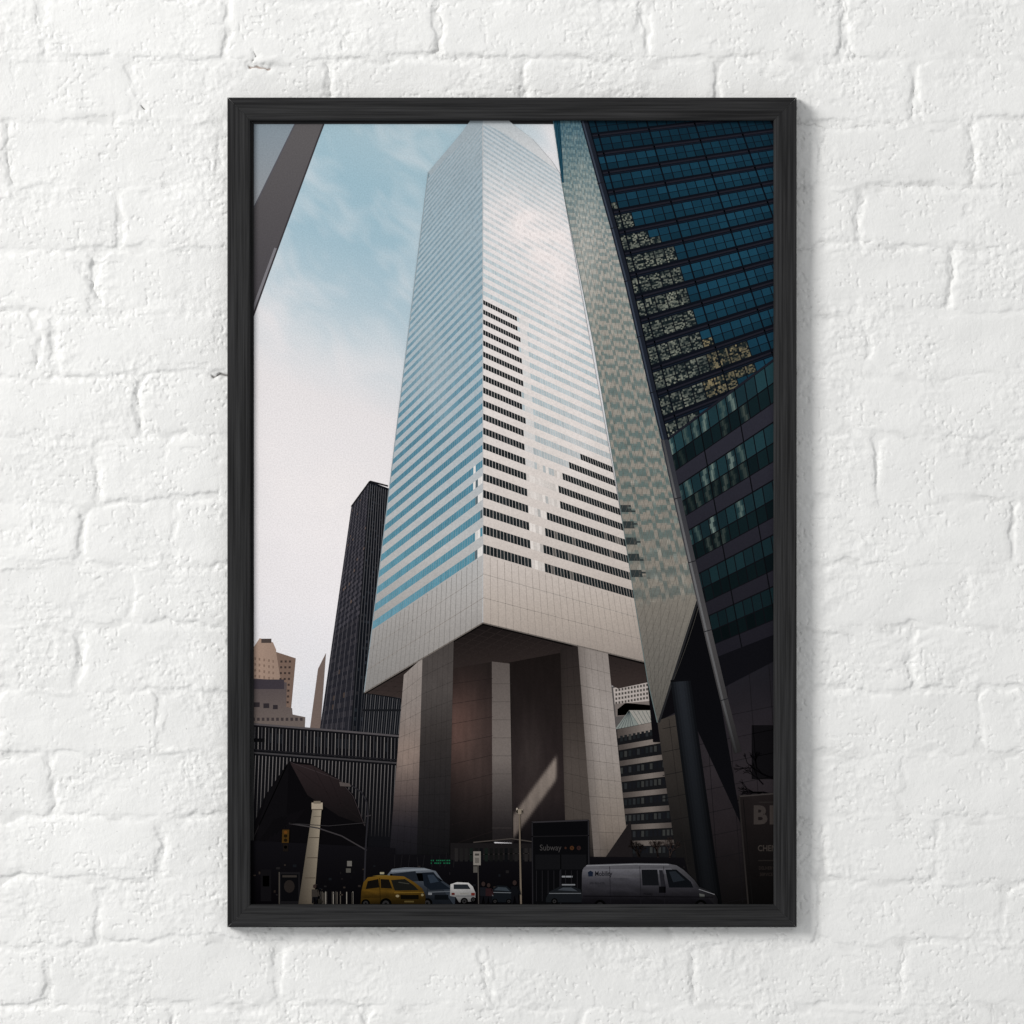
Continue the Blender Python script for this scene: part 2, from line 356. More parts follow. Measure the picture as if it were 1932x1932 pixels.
# ---- buildings seen right of the pillars
p=ink('printed_white_office_building')
p.poly([(1150,1296),(1232,1280),(1240,1420),(1160,1420)],'54504f'); nx()
p.poly([(1157,1298),(1230,1283),(1232,1328),(1160,1330)],'aaa19c'); nx()
for i in range(12):
    for j in range(4):
        x=1161+i*5.8; y=1300+j*8-(x-1161)*.17; p.rect(x,y,x+3.6,y+4.5,'4c4845')
nx(); p.poly([(1160,1328),(1232,1322),(1234,1345),(1162,1352)],'6f6763'); p.poly([(1165,1338),(1180,1326),(1225,1330),(1236,1346),(1165,1350)],'8d847e'); nx()
p.poly([(1160,1376),(1187,1340),(1205,1368)],'7c827e'); p.poly([(1187,1340),(1236,1340),(1240,1362),(1205,1368)],'93908a'); nx()
for k in range(6): p.line([(1187+k*8,1341),(1205+k*6.5,1368-k)],1,'5d6360'); p.line([(1187,1341),(1166+k*6,1374)],.9,'40474a')
p=ink('printed_banded_building')
p.poly([(1162,1376),(1242,1360),(1300,1640),(1180,1640)],'151517'); nx()
for k in range(8):
    y=1374+k*30; sl=-.2+k*.025
    x0=1160; x1=1300
    c=lambda x,y:mix(hx('7f7670'),hx('453f3c'),abs(x-1225)/60+(y-1370)/600)
    h_=13 if k else 20
    p.quad((x0,y+3),(x1,y+3+sl*(x1-x0)),(x1,y+h_+sl*(x1-x0)),(x0,y+h_),c,10,1,mask=[(1164,1376),(1242,1360),(1290,1640),(1184,1640)])
nx()
for k in range(8):
    for i in range(14):
        x=1170+i*8; y=1374+k*30+18-(.2-.025*k)*(x-1160)
        p.rect(x,y-2,x+5,y+9,random.choice(['1d2022','27292b','323332','15161a']))
p.line([(1240,1362),(1290,1640)],3,'0e0e10')
# ---- soffit and pillars
p=ink('printed_tower_underside')
sof=lambda x,y:mix(hx('141111'),hx('332b29'),(y-1180)/110)
p.poly([(687,1307),(911,1174),(1221,1250),(1223,1287),(1166,1299),(1148,1290),(757,1330),(757,1317)],sof); nx()
for k in range(16):
    t=k/16; p.line([(911+t*309,1178+t*75),(700+t*300,1310+t*30)],.7,'2c2624'); p.line([(911-t*224,1178+t*132),(1200-t*130,1255+t*70)],.7,'292322')
nx(); p.line([(687,1308),(911,1177),(1221,1252)],5,'0d0b0b')
p=ink('printed_tower_core')
def corec(x,y):
    c=mix(hx('2c2423'),hx('0c0b0c'),(y-1380)/220) if y>1380 else mix(hx('1f1a19'),hx('2c2423'),(y-1240)/140)
    c=mix(c,hx('5f4740'),gs(x,y,868,1375,40,80)*.8); c=mix(c,hx('4b3e3a'),gs(x,y,905,1430,45,95)*.5)
    return c*(1+.10*float(perlin(x/9,y/60,80)))
p.quad((850,1262),(932,1248),(932,1605),(845,1632),corec,16,30)
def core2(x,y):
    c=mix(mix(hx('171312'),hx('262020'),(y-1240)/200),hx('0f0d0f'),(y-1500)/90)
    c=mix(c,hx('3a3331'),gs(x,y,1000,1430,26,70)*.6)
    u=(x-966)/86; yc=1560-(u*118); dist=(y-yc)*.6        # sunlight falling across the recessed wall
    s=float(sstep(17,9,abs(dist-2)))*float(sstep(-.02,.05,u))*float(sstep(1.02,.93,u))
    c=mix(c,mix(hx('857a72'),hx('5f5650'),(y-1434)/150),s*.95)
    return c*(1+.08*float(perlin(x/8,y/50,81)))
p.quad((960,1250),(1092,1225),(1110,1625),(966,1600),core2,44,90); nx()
colc=lambda x,y:mix(mix(hx('554e4b'),hx('6a625e'),(y-1250)/130),hx('1f1c1d'),(y-1430)/140)
p.quad((928,1248),(962,1252),(969,1590),(929,1588),colc,4,24); nx()
for k in range(9): p.line([(852,1290+k*38),(930,1280+k*36)],.6,'1f1919'); p.line([(928,1290+k*34),(965,1290+k*34)],.6,'3f3a38')
p.line([(962,1250),(968,1590)],1.2,'1a1716')
def pillar(name,label,L,C,R,Lb,Cb,Rb,cl,cr,nl=4,nr=6):
    q=ink(name,label)
    q.quad(L,C,Cb,Lb,cl,6,24); q.quad(C,R,Rb,Cb,cr,8,24); nx()
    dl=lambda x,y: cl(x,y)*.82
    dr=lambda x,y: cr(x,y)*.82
    for k in range(1,12):
        t=(k/12)**.95; f=lambda a,b:(a[0]+(b[0]-a[0])*t,a[1]+(b[1]-a[1])*t)
        a,b,c=f(L,Lb),f(C,Cb),f(R,Rb)
        q.line([a,b],.8,dl); q.line([b,c],.8,dr)
    def vl(A,B,Ab,Bb,t,cc):
        a=(A[0]+(B[0]-A[0])*t,A[1]+(B[1]-A[1])*t); b=(Ab[0]+(Bb[0]-Ab[0])*t,Ab[1]+(Bb[1]-Ab[1])*t)
        q.line([(a[0]+(b[0]-a[0])*s/12,a[1]+(b[1]-a[1])*s/12) for s in range(13)],.5,cc)
    for k in range(1,nl): vl(L,C,Lb,Cb,k/nl,dl)
    for k in range(1,nr): vl(C,R,Cb,Rb,k/nr,dr)
    return q
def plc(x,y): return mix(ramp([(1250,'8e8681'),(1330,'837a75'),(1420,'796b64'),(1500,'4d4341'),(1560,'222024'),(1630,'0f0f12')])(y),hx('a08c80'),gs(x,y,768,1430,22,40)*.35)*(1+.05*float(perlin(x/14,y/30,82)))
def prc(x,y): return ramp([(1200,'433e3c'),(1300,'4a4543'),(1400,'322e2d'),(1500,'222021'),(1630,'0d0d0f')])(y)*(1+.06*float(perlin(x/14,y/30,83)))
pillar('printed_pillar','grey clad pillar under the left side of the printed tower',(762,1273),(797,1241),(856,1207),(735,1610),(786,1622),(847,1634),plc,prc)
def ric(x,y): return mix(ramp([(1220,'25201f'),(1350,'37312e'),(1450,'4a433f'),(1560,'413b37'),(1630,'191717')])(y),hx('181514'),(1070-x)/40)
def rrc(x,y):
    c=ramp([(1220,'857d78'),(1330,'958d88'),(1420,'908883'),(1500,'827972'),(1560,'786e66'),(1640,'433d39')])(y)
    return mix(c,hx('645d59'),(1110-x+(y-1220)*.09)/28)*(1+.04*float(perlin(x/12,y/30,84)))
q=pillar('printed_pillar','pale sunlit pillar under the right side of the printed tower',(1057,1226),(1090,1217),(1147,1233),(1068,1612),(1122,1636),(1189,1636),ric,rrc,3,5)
nx(); q.poly([(1190,1548),(1128,1638),(1195,1640)],'1c191a'); 
# ---- main tower
p=ink('printed_skyscraper','pale striped skyscraper standing on tall pillars in the photograph')
VL=(1/699-1/1680)/1.55e-5; VR=(1/738-1/1680)/1.55e-5
HL=homog([(0,0),(1,0),(1,VL),(0,VL)],[(911,1175),(687,1307),(808,325),(911,194)])
HR=homog([(0,0),(1,0),(1,VR),(0,VR)],[(911,1175),(1221,1250),(1056,327),(911,233)])
maskL=[(911,1175),(687,1307),(808,325),(822,308),(868,254),(890,224),(911,215)]
maskR=[(911,1175),(1221,1250),(1056,327),(1040,303),(1004,262),(972,238),(945,215),(911,205)]
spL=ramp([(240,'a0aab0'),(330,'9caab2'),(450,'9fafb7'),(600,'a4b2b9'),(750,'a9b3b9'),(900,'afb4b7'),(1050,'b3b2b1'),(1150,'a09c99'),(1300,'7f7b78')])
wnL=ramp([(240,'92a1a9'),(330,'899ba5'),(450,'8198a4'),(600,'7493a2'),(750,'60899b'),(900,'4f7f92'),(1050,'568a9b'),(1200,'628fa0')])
spR=ramp([(230,'b0b8bd'),(330,'c3c7ca'),(450,'d8d4d4'),(650,'ddd6d3'),(850,'d7cfca'),(1000,'cac1bb'),(1080,'c0b6af'),(1160,'ada299'),(1260,'8d837c')])
wnR=ramp([(230,'98a7b0'),(350,'aab7bd'),(500,'b4c2c7'),(700,'a6b7bd'),(850,'a8b1b4'),(1000,'b3afab'),(1150,'a49d97')])
def glow(x,y):
    a=(x-1000)*.78+(y-440)*.62; b=-(x-1000)*.62+(y-440)*.78
    n=.75+.5*float(perlin(x/40,y/30,110))
    return min(1,(1.0*math.exp(-(a/110)**2-(b/62)**2)+.6*gs(x,y,1050,560,60,150)+.3*gs(x,y,1090,820,40,120))*n)
def cSR(x,y): return mix(spR(y)*(1+.025*float(perlin(x/30,y/30,90))),hx('ece4e2'),glow(x,y))
def cWR(x,y): return mix(wnR(y),hx('e8dfdd'),glow(x,y)*.93)
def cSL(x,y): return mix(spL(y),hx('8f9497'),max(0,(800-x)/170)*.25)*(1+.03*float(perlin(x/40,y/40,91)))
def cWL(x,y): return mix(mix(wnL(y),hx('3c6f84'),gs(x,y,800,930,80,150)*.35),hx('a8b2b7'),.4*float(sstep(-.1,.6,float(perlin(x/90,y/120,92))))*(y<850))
for j in range(55):
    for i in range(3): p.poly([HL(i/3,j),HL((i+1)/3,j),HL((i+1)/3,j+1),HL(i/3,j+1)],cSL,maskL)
for j in range(54):
    for i in range(8): p.poly([HR(i/8,j),HR((i+1)/8,j),HR((i+1)/8,j+1),HR(i/8,j+1)],cSR,maskR)
nx()
# windows
def inA(x,y):
    e=np.interp(y,[566,585,600,640,700,860,950,1070],[925,958,974,979,984,991,996,1004])
    return y>566+(x-911)*.45 and x<e+J(3)
def inB(x,y):
    e=np.interp(y,[866,876,886,900,930,958,972,985,1080,1140],[1096,1076,1066,1060,1057,1053,1036,1027,1030,1040])
    return y>862+max(0,(x-1120))*.55 and x>e+J(2)
NW=48
for k in range(0,50):
    v0=3.17+k+.03; v1=v0+.46
    for i in range(NW):
        u0=(i+.05)/NW; u1=(i+.95)/NW
        a,b,c,d=HR(u0,v0),HR(u1,v0),HR(u1,v1),HR(u0,v1); mx_,my_=(a[0]+c[0])/2,(a[1]+c[1])/2
        if inA(mx_,my_) or inB(mx_,my_):
            col=mix(hx('171c1f'),hx('2b3133'),random.random()*.7)
            if my_>990 and random.random()<.08: col=hx('5d5a57')
        else:
            if 985<mx_<1060 and my_>880 and random.random()<.8: col=mix(hx('c3bdb8'),hx('e0d9d4'),random.random())
            else:
                col=cWR(mx_,my_)*(1+J(.035))
                if abs(mx_-(np.interp(my_,[566,1070],[985,1012])))<8 and my_>600: col=mix(col,hx('e2dad6'),.6)
        p.poly([a,b,c,d],col,maskR)
    for i in range(NW):
        u0=(i+.03)/NW; u1=(i+.97)/NW
        a,b,c,d=HL(u0,v0),HL(u1,v0),HL(u1,v1),HL(u0,v1); mx_,my_=(a[0]+c[0])/2,(a[1]+c[1])/2
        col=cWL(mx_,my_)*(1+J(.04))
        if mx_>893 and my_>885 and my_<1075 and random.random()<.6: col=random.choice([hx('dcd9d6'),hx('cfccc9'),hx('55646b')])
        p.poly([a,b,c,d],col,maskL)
nx()
# fine cladding joints
for i in range(1,NW*1):
    if i%2==0:
        for H,M,dk in ((HR,maskR,'958c85'),(HL,maskL,'7e7b78')):
            a=H(i/NW,0); b=H(i/NW,3.1); p.line([a,b],.8,dk,mask=M)
for H,M in ((HR,maskR),(HL,maskL)):
    p.line([H(0,1.1),H(1,1.1)],.8,'8a827c',mask=M); p.line([H(0,2.2),H(1,2.2)],.8,'918b86',mask=M)
p.line([(911,215),(911,1175)],1.4,'b6b6b7'); p.line([(808,325),(687,1307)],1.5,'8b979d')
p.line([(687,1307),(911,1175),(1221,1250)],2.2,'6b645f'); 
nx(); p.poly([(911,205),(945,215),(972,238),(1004,262),(1040,303),(1052,322),(1000,285),(960,256),(911,232)],lambda x,y:mix(hx('b0b7bb'),hx('cbcbcc'),(y-225)/80))
p.poly([(911,215),(911,236),(880,262),(840,300),(812,331),(808,325),(822,308),(868,254),(890,224)],'9aa6ad')
# ---- right: blue glass facade
p=ink('printed_blue_glass_building')
p.poly([(1080,215),(1470,215),(1470,900),(1300,1000),(1240,800)],'0e1118'); nx()
HB=homog([(0,0),(1,0),(1,14),(0,14)],[(1252,800),(1620,655),(1440,193),(1102,228)])
NB=20
def refl(x,y):
    e=np.interp(y,[385,400,430,455,490,520,580,640,655,700,740,800],[1165,1195,1215,1248,1275,1292,1308,1330,1412,1420,1370,1300])
    return y>388 and x<e+J(4)
for j in range(-3,16):
    for i in range(NB):
        u0=(i+.05)/NB; u1=(i+.95)/NB
        for (va,vb) in ((.30,.60),(.63,.97)):
            a,b,c,d=HB(u0,j+va),HB(u1,j+va),HB(u1,j+vb),HB(u0,j+vb); mx_,my_=(a[0]+c[0])/2,(a[1]+c[1])/2
            t=random.random()
            col=mix(hx('132f3e'),hx('193e50'),t*.8)*(1.0 if va>.6 else .84)
            col=mix(col,hx('0d212c'),max(0,(300-my_)/90)); col=mix(col,hx('1d475b'),gs(mx_,my_,1380,480,80,160)*.4)
            f=lambda s,t_:tuple((np.array(a)*(1-s)+np.array(b)*s)*(1-t_)+(np.array(d)*(1-s)+np.array(c)*s)*t_)
            if refl(mx_,my_):
                gold=my_>640 and mx_>1330
                n1,n2=6,5
                for q1 in range(n1):
                    for q2 in range(n2):
                        px_,py_=f((q1+.5)/n1,(q2+.5)/n2)
                        s_=px_*.10-py_*.04+1.5*float(perlin(px_/14,py_/12,97))
                        r1=abs(math.sin(s_*math.pi*1.4)); r2=abs(math.sin((py_*.12+px_*.03+float(perlin(px_/12,py_/12,98)))*math.pi))
                        lt=float(max(sstep(.65,.98,r1)*.85,sstep(.86,1,r2)*.5))*(.55+.4*float(perlin(px_/30,py_/25,99)+.6))
                        cc=mix(hx('161e21'),hx('888a7c') if not gold else hx('8d7f60'),lt)*(1+J(.05))
                        p.poly([f(q1/n1,q2/n2),f((q1+1)/n1,q2/n2),f((q1+1)/n1,(q2+1)/n2),f(q1/n1,(q2+1)/n2)],cc)
            else: p.poly([a,b,c,d],col)
nx(); nx()
for i in (1,6,11,16): p.line([HB(i/NB,-3),HB(i/NB,16)],3,'0c1017')
for j in range(-3,16): p.line([HB(0,j+.14),HB(1,j+.14)],3.2,'1f1f27'); p.line([HB(0,j+.03),HB(1,j+.03)],1.2,'151e2a')
# ---- lower right wing
p=ink('printed_dark_office_wing')
p.poly([(1250,834),(1470,670),(1470,1720),(1300,1720),(1290,1100)],'0f0f13'); nx()
HW=homog([(0,0),(1,0),(1,5),(0,5)],[(1338,1245),(1560,1158),(1482,662),(1255,832)])
for j in range(5):
    p.poly([HW(0,j),HW(1,j),HW(1,j+.30),HW(0,j+.30)],lambda x,y:mix(hx('2b2b34'),hx('1b1a20'),(y-800)/450))
    for i in range(13):
        for (va,vb) in ((.32,.62),(.645,.97)):
            u0=(i+.05)/13;u1=(i+.95)/13
            a,b,c,d=HW(u0,j+va),HW(u1,j+va),HW(u1,j+vb),HW(u0,j+vb); mx_,my_=(a[0]+c[0])/2,(a[1]+c[1])/2
            col=mix(hx('17282e'),hx('203a40'),random.random())*np.interp(my_,[700,1000,1240],[1.1,.85,.5])
            if vb<.7: col=col*.6
            lit=(my_<1035 and mx_<1430 and random.random()<.8-.0035*(mx_-1270))
            f=lambda s,t_:tuple((np.array(a)*(1-s)+np.array(b)*s)*(1-t_)+(np.array(d)*(1-s)+np.array(c)*s)*t_)
            if lit:
                k1=random.random()*.4+.25; tone=mix(hx('3a4a48'),hx('707e77'),random.random())*(.55 if vb<.7 else 1)
                for q1 in range(5):
                    for q2 in range(3):
                        cc=mix(col,tone,math.exp(-(((q1+.5)/5-k1-.12*math.sin(q2*2+i))/.24)**2))
                        p.poly([f(q1/5,q2/3),f((q1+1)/5,q2/3),f((q1+1)/5,(q2+1)/3),f(q1/5,(q2+1)/3)],cc)
            else: p.poly([a,b,c,d],col)
nx(); nx()
for i in (0,4,8,12): p.line([HW(i/13,0),HW(i/13,5)],2.2,'0b0c0f')
p.line([(1255,832),(1470,671)],4,'1c1d25')
# lower wall panels
p.poly([(1218,1250),(1300,1130),(1345,1240),(1345,1400),(1232,1400)],'0c0b0e'); nx()
wallc=lambda x,y: ramp([(1230,'1a1a1f'),(1360,'242125'),(1450,'2a2629'),(1560,'211d1f'),(1720,'0c0b0b')])(y)*(1+.10*float(perlin(x/20,y/30,95)))
p.quad((1240,1362),(1475,1240),(1475,1720),(1290,1720),wallc,10,20); nx()
p.quad((1240,1360),(1300,1338),(1340,1720),(1290,1720),lambda x,y:mix(hx('3b3632')*1.0,hx('151414'),(y-1360)/240)*(1+.08*float(perlin(x/14,y/24,96))),6,18); nx()
for k in range(9): p.line([(1250,1375+k*44),(1470,1330+k*44)],.9,'131214')
for x in (1325,1368,1412,1450): p.line([(x,1250),(x+34,1715)],.9,'131214')
p.line([(1262,1356),(1305,1700)],.8,'1e1b1a')
p.rect(1418,1368,1470,1470,'0e0d0f')
nx(); p.poly([(1316,1130),(1345,1240),(1400,1560),(1303,1350),(1300,1290),(1262,1290)],'0b0b0e')
# ---- mirrored facade
p=ink('printed_mirror_glass_facade')
LbX=[1020,1043,1060,1120,1160,1197,1222,1240]; LbY=[90,227,345,650,890,1130,1285,1363]
RbX=[1070,1100,1112,1155,1205,1245,1280,1316,1243]; RbY=[90,227,290,440,640,800,960,1130,1363]
RcX=[1070,1100,1112,1155,1205,1245,1280,1316,1388]; RcY=[90,227,290,440,640,800,960,1130,1400]
def MF(s,t):
    y=s-222*t
    return (np.interp(y,LbY,LbX)*(1-t)+np.interp(y,RcY,RcX)*t,y)
def MG(y,t): return (np.interp(y,LbY,LbX)*(1-t)+np.interp(y,RbY,RbX)*t,y)
mirr=ramp([(230,'56727b'),(330,'84918f'),(450,'a5a29b'),(600,'9e988f'),(800,'918b82'),(950,'8b847b'),(1100,'837d74'),(1230,'6d6963'),(1360,'5a5752')])
mirt=ramp([(230,'3c5a68'),(330,'5f757a'),(450,'768383'),(600,'6f7b78'),(800,'627270'),(950,'5c6b68'),(1100,'666c68'),(1230,'67645e'),(1360,'524f4b')])
ST=3.4; yv=np.arange(215,1363,ST); NT=16
def mcol(x,y,t):
    w=np.interp(y,[230,350,500,700,1000,1400],[0,10.9,23.6,36.8,50.4,63])   # floors seen in the mirror
    per=np.interp(y,[230,500,700,1000],[10.5,12,16,27])
    # each column of panes tips its reflection slightly: slope +, with a small step at the mullion
    ph=w-(x-1180)*.75/per+.28*math.sin(t*22+y*.01)+.16*float(perlin(x/9,y/12,120))
    k_=.5+.5*math.tanh(2.2*math.cos(2*math.pi*ph))
    blank=float(sstep(1128,1150,y+(x-1205)*.15))
    c0=mix(mix(mirt(y),mirr(y),k_),mirr(y)*.97,blank)
    if blank<.5:
        dk=float(sstep(.1,.6,float(perlin(x/20,y/16,101)))*sstep(600,850,y)); c0=mix(c0,hx('4c5553'),dk*.35*(1-k_*.6))
        lt=float(sstep(.3,.7,float(perlin(x/14,y/26,102)))); c0=mix(c0,hx('b2afa5'),lt*.3)
    c0=mix(c0,hx('c4c2bb'),gs(x,y,1105,480,22,130)*.35)
    if 950<y<1100:
        z=((y-952-(x-1180)*.10)/30.0)%1; e=1166+(y-945)*.2+24+5*math.sin(y*1.3)
        if z<.42: c0=mix(c0,hx('262c2e'),float(sstep(e+2,e-5,x))*.85)
    return c0
for y0 in yv:
    y1=min(y0+ST,1363); 
    for i in range(NT):
        a,b,c,d=MG(y0,i/NT),MG(y0,(i+1)/NT),MG(y1,(i+1)/NT),MG(y1,i/NT)
        p.poly([a,b,c,d],mcol((a[0]+b[0])/2,y0,(i+.5)/NT)*(1+J(.025)))
nx()
for r_ in np.arange(1363,200,-19.0): p.line([MF(r_,t/10) for t in range(11)],.45,(lambda x,y:mirr(y)*.72))
for tt in np.arange(1,7)/7: p.line([MG(y,tt) for y in np.linspace(215,1350,30)],.5,(lambda x,y:mirr(y)*.74))
p.poly([(1043,215),(1056,215),(1064,345),(1060,345)],'1f4252')
nx(); p.line([(1243,1363),(1316,1133)],4,'232325'); p.line([(1060,345),(1120,650),(1160,890),(1197,1130),(1222,1285),(1240,1363)],1.4,'5f6d6d')
# ---- steel tube on the corner
p=ink('printed_steel_tube')
T1=[(1098,215),(1112,265),(1134,345),(1158,430),(1184,530),(1208,635),(1232,740),(1254,830)]
T2=[(1254,830),(1278,940),(1305,1060),(1335,1190),(1366,1320),(1392,1420)]
p.line(T1,13,'1c2029'); p.line(T2,15,lambda x,y:mix(hx('2e3037'),hx('464445'),(y-850)/300)*np.interp(y,[1250,1420],[1,.5])); nx()
p.line([(x-2.5,y) for x,y in T1],3,'373e4a'); p.line([(x-3,y) for x,y in T2],4,lambda x,y:hx('737375')*np.interp(y,[830,1000,1300,1420],[.6,.9,.8,.35])); p.line([(x+7,y) for x,y in T1],2,'0b0d13')
for x,y in T2[1:-1]+T1[2:-1]: p.line([(x-7,y+2),(x+7,y-2)],1.5,'1a1b20')
p=ink('printed_round_column')
for k in range(8):
    t=k/8; c=mix(hx('0d0e11'),hx('23262b'),math.sin(math.pi*(t+.08)))
    p.quad((1265+38*t,1284),(1265+38*(t+.125),1284),(1322+42*(t+.125),1720),(1322+42*t,1720),(lambda c:lambda x,y:c*np.interp(y,[1284,1720],[1,.4]))(c),1,6)
nx(); p.line([(1265,1285),(1303,1282)],4,'0c0c0f')
# bare tree
def twig(p,x,y,a,l,w,n,col):
    x1,y1=x+math.cos(a)*l,y-math.sin(a)*l
    p.line([(x,y),(x1,y1)],w,col)
    if n>0:
        for k in range(random.choice([2,3])): twig(p,x1,y1,a+J(.65),l*random.uniform(.6,.85),w*.68,n-1,col)
p=ink('printed_bare_tree','bare branches in front of the dark wall at the right edge of the photograph')
twig(p,1462,1470,2.75,26,3.0,4,'040305'); twig(p,1462,1500,2.9,24,3,4,'050406'); twig(p,1440,1480,2.3,16,2.4,4,'060507')
p=ink('printed_bare_tree','small bare tree at the foot of the printed banded building')
for x in (1205,1208,1240,1262): twig(p,x,1630,1.57+J(.2),14,2.4,5,random.choice(['2a2220','1a1514','3b2f2a']))
# ---- street level
p=ink('printed_street')
def stc(x,y): return mix(hx('0f0e11'),hx('060507'),(y-1600)/100)
p.quad((465,1585),(745,1600),(745,1720),(465,1720),stc,8,4); p.quad((745,1612),(1290,1618),(1320,1720),(745,1720),stc,8,4); nx()
p.quad((850,1590),(1110,1592),(1110,1622),(850,1622),'181617',4,1); nx()
p.line([(893,1589),(965,1582),(1060,1596)],2,'3f3a37'); p.line([(885,1612),(1000,1610)],1.2,'2e2a29')
for k in range(26): p.rect(858+k*9.4,1600,858+k*9.4+6,1625,random.choice(['121212','1b1a1a','0d0e10','222020','141a17']))
for k in range(90):
    x=random.uniform(475,1290); y=random.uniform(1630,1690); w=random.uniform(1.5,7); p.rect(x,y,x+w,y+random.uniform(1.5,5),random.choice(['171516','1c1a1b','252120','131518','2c2622','0f0e11','211c19']))
for k in range(16): x=random.uniform(600,690); p.rect(x,1682+J(2),x+1.6,1706,random.choice(['7a756e','4c4741','302d2b']))
nx()
for k in range(9): x=745+k*14; p.line([(x,1612+J(4)),(x+J(4),1636)],1,'1a191b')
for r_ in range(2):
    for k in range(11):
        if random.random()<.75: p.rect(813+k*3.4,1622+r_*5,815.2+k*3.4,1624.4+r_*5,'185a3c')
p=ink('printed_kiosk'); p.rect(527,1645,566,1708,'161517'); nx(); p.rect(530,1649,563,1700,'09090b'); nx(); p.ell(546,1672,10,12,'211d1b'); p.rect(533,1651,560,1655,'2e2a27'); p.line([(527,1645),(527,1708)],1.6,'46413c'); p.rect(492,1640,512,1700,'0f0e10'); p.rect(496,1652,508,1672,'2e2926')
p=ink('printed_utility_pole')
p.quad((590,1524),(607,1524),(592,1706),(563,1706),lambda x,y:mix(hx('8a8071'),hx('4e473e'),(y-1524)/180)*(.8+.35*((x-563-(1706-y)*.14)/25)),4,10); nx()
p.rect(588,1514,609,1527,'978c7c'); nx(); p.line([(588,1527),(609,1527)],1.6,'4e463c'); p.line([(591,1540),(606,1540)],1.2,'5c5449'); p.rect(592,1511,605,1516,'6b6357')
for k in range(3): p.line([(583-k*4,1580+k*38),(603-k*4,1580+k*38)],1.5,'473f36')
p=ink('printed_traffic_light')
p.line([(545,1553),(600,1562),(645,1577),(692,1604)],2.4,'353234'); p.line([(545,1553),(620,1558),(690,1552)],1.4,'2a282a'); p.poly([(533,1565),(546,1565),(545,1590),(532,1590)],'3d2b11'); nx()
for y in (1570,1577,1585): p.ell(539,y,3.4,3.2,'171008' if y>1571 else '573514')
p.rect(534,1592,544,1606,'161210'); p.ell(539,1598,3,3,'3a2419')
p=ink('printed_street_lamp','curved street lamp by the printed church')
p.line([(686,1706),(690,1600),(694,1540),(692,1512),(682,1494),(664,1482),(646,1478)],3.4,'242327',w2=1.8); nx(); p.poly([(640,1475),(660,1478),(662,1484),(642,1483)],'4d4644'); p.line([(689,1540),(700,1538)],2.5,'302d2f')
p.rect(655,1624,664,1634,'5f5c58'); p.rect(653,1638,662,1646,'474541')
p=ink('printed_street_lamp','thin pale lamp post before the printed tower core')
p.line([(983,1706),(981,1600),(980,1530)],3.4,'655b50',w2=2.2); nx(); p.ell(980,1531,6.5,5,'7d7367',10); p.rect(974,1524,977,1534,'a0968a'); p.rect(984,1526,986,1534,'90877a')
p=ink('printed_street_sign')
p.rect(893,1606,907,1632,'77726c'); nx(); p.rect(896,1610,904,1614,'3a3835'); p.rect(896,1618,904,1628,'5b5752'); p.line([(902,1632),(903,1706)],1.8,'46423f'); p.rect(893,1634,902,1646,'4b4844')
# subway entrance
p=ink('printed_subway_entrance')
p.poly([(1003,1551),(1110,1547),(1112,1706),(1005,1706)],'09090b'); nx()
p.line([(1003,1551),(1110,1547)],2.6,'2d2b2e'); p.line([(1004,1551),(1005,1706)],2.2,'201f22'); p.line([(1110,1547),(1112,1706)],2.2,'242326'); p.line([(1003,1578),(1111,1576)],2,'171618')
p.rect(1010,1612,1106,1640,'111113'); p.line([(1058,1612),(1058,1706)],1.5,'1e1e22'); nx()
p.text('Subway',1018,1604,11,'3a3838',.86); 
p.ell(1067,1599.5,2.2,2.2,'33211a',8); p.ell(1079,1599.5,4,4,'402817'); p.ell(1092,1599.5,4,4,'2c1d1c'); nx(); p.text('N',1077,1601.8,4.5,'111111',.8); p.text('R',1090.2,1601.8,4.5,'111111',.8)
for k in range(9): p.line([(1012+k*11,1642),(1012+k*11,1700)],.9,'212023')
p.rect(1060,1652,1080,1655,'77797c')
# vehicles
def wheel(p,x,y,r,rim='272627'):
    p.ell(x,y,r,r,'030303',18); nx(); p.ell(x,y,r*.6,r*.6,rim,14); nx(); p.ell(x,y,r*.25,r*.25,'0c0c0c',8)
p=ink('printed_grey_van')
p.quad((736,1648),(815,1646),(859,1712),(731,1712),lambda x,y:mix(hx('4b5057'),hx('15181d'),(y-1640)/55)*(1+.12*float(perlin(x/14,y/8,106))),10,8)
p.poly([(731,1650),(740,1639),(765,1636),(800,1637),(822,1643),(836,1662),(736,1662)],lambda x,y:mix(hx('5b6067'),hx('3e434a'),(y-1636)/30)); p.poly([(815,1646),(836,1662),(854,1674),(859,1690),(858,1712),(840,1684)],'2b3037'); nx()
p.poly([(797,1646),(818,1645),(834,1665),(851,1677),(812,1679),(800,1670)],'12171e'); p.poly([(740,1648),(784,1643),(790,1662),(742,1664)],'1a1e24'); p.poly([(738,1641),(800,1638),(815,1641),(738,1645)],'70757b'); nx()
p.poly([(806,1650),(818,1650),(828,1663),(812,1666)],'262e38'); p.line([(808,1683),(856,1681)],1.6,'52565b'); p.rect(820,1688,846,1697,'0a0c0f'); p.rect(807,1684,815,1688,'6e7073'); p.rect(850,1683,856,1687,'66686b'); p.line([(806,1646),(808,1700)],1,'12161c')
nx(); wheel(p,806,1704,10)
p=ink('printed_yellow_taxi')
p.poly([(682,1680),(686,1664),(694,1655),(725,1651),(762,1653),(782,1664),(797,1676),(803,1690),(802,1712),(680,1712)],lambda x,y:mix(hx('5f4617'),hx('1b1407'),(y-1654)/46)); nx()
p.quad((684,1678),(790,1680),(800,1694),(682,1694),lambda x,y:mix(hx('513b13'),hx('241a08'),(y-1678)/17)*(1+.25*float(perlin(x/16,y/6,107))),12,4); nx()
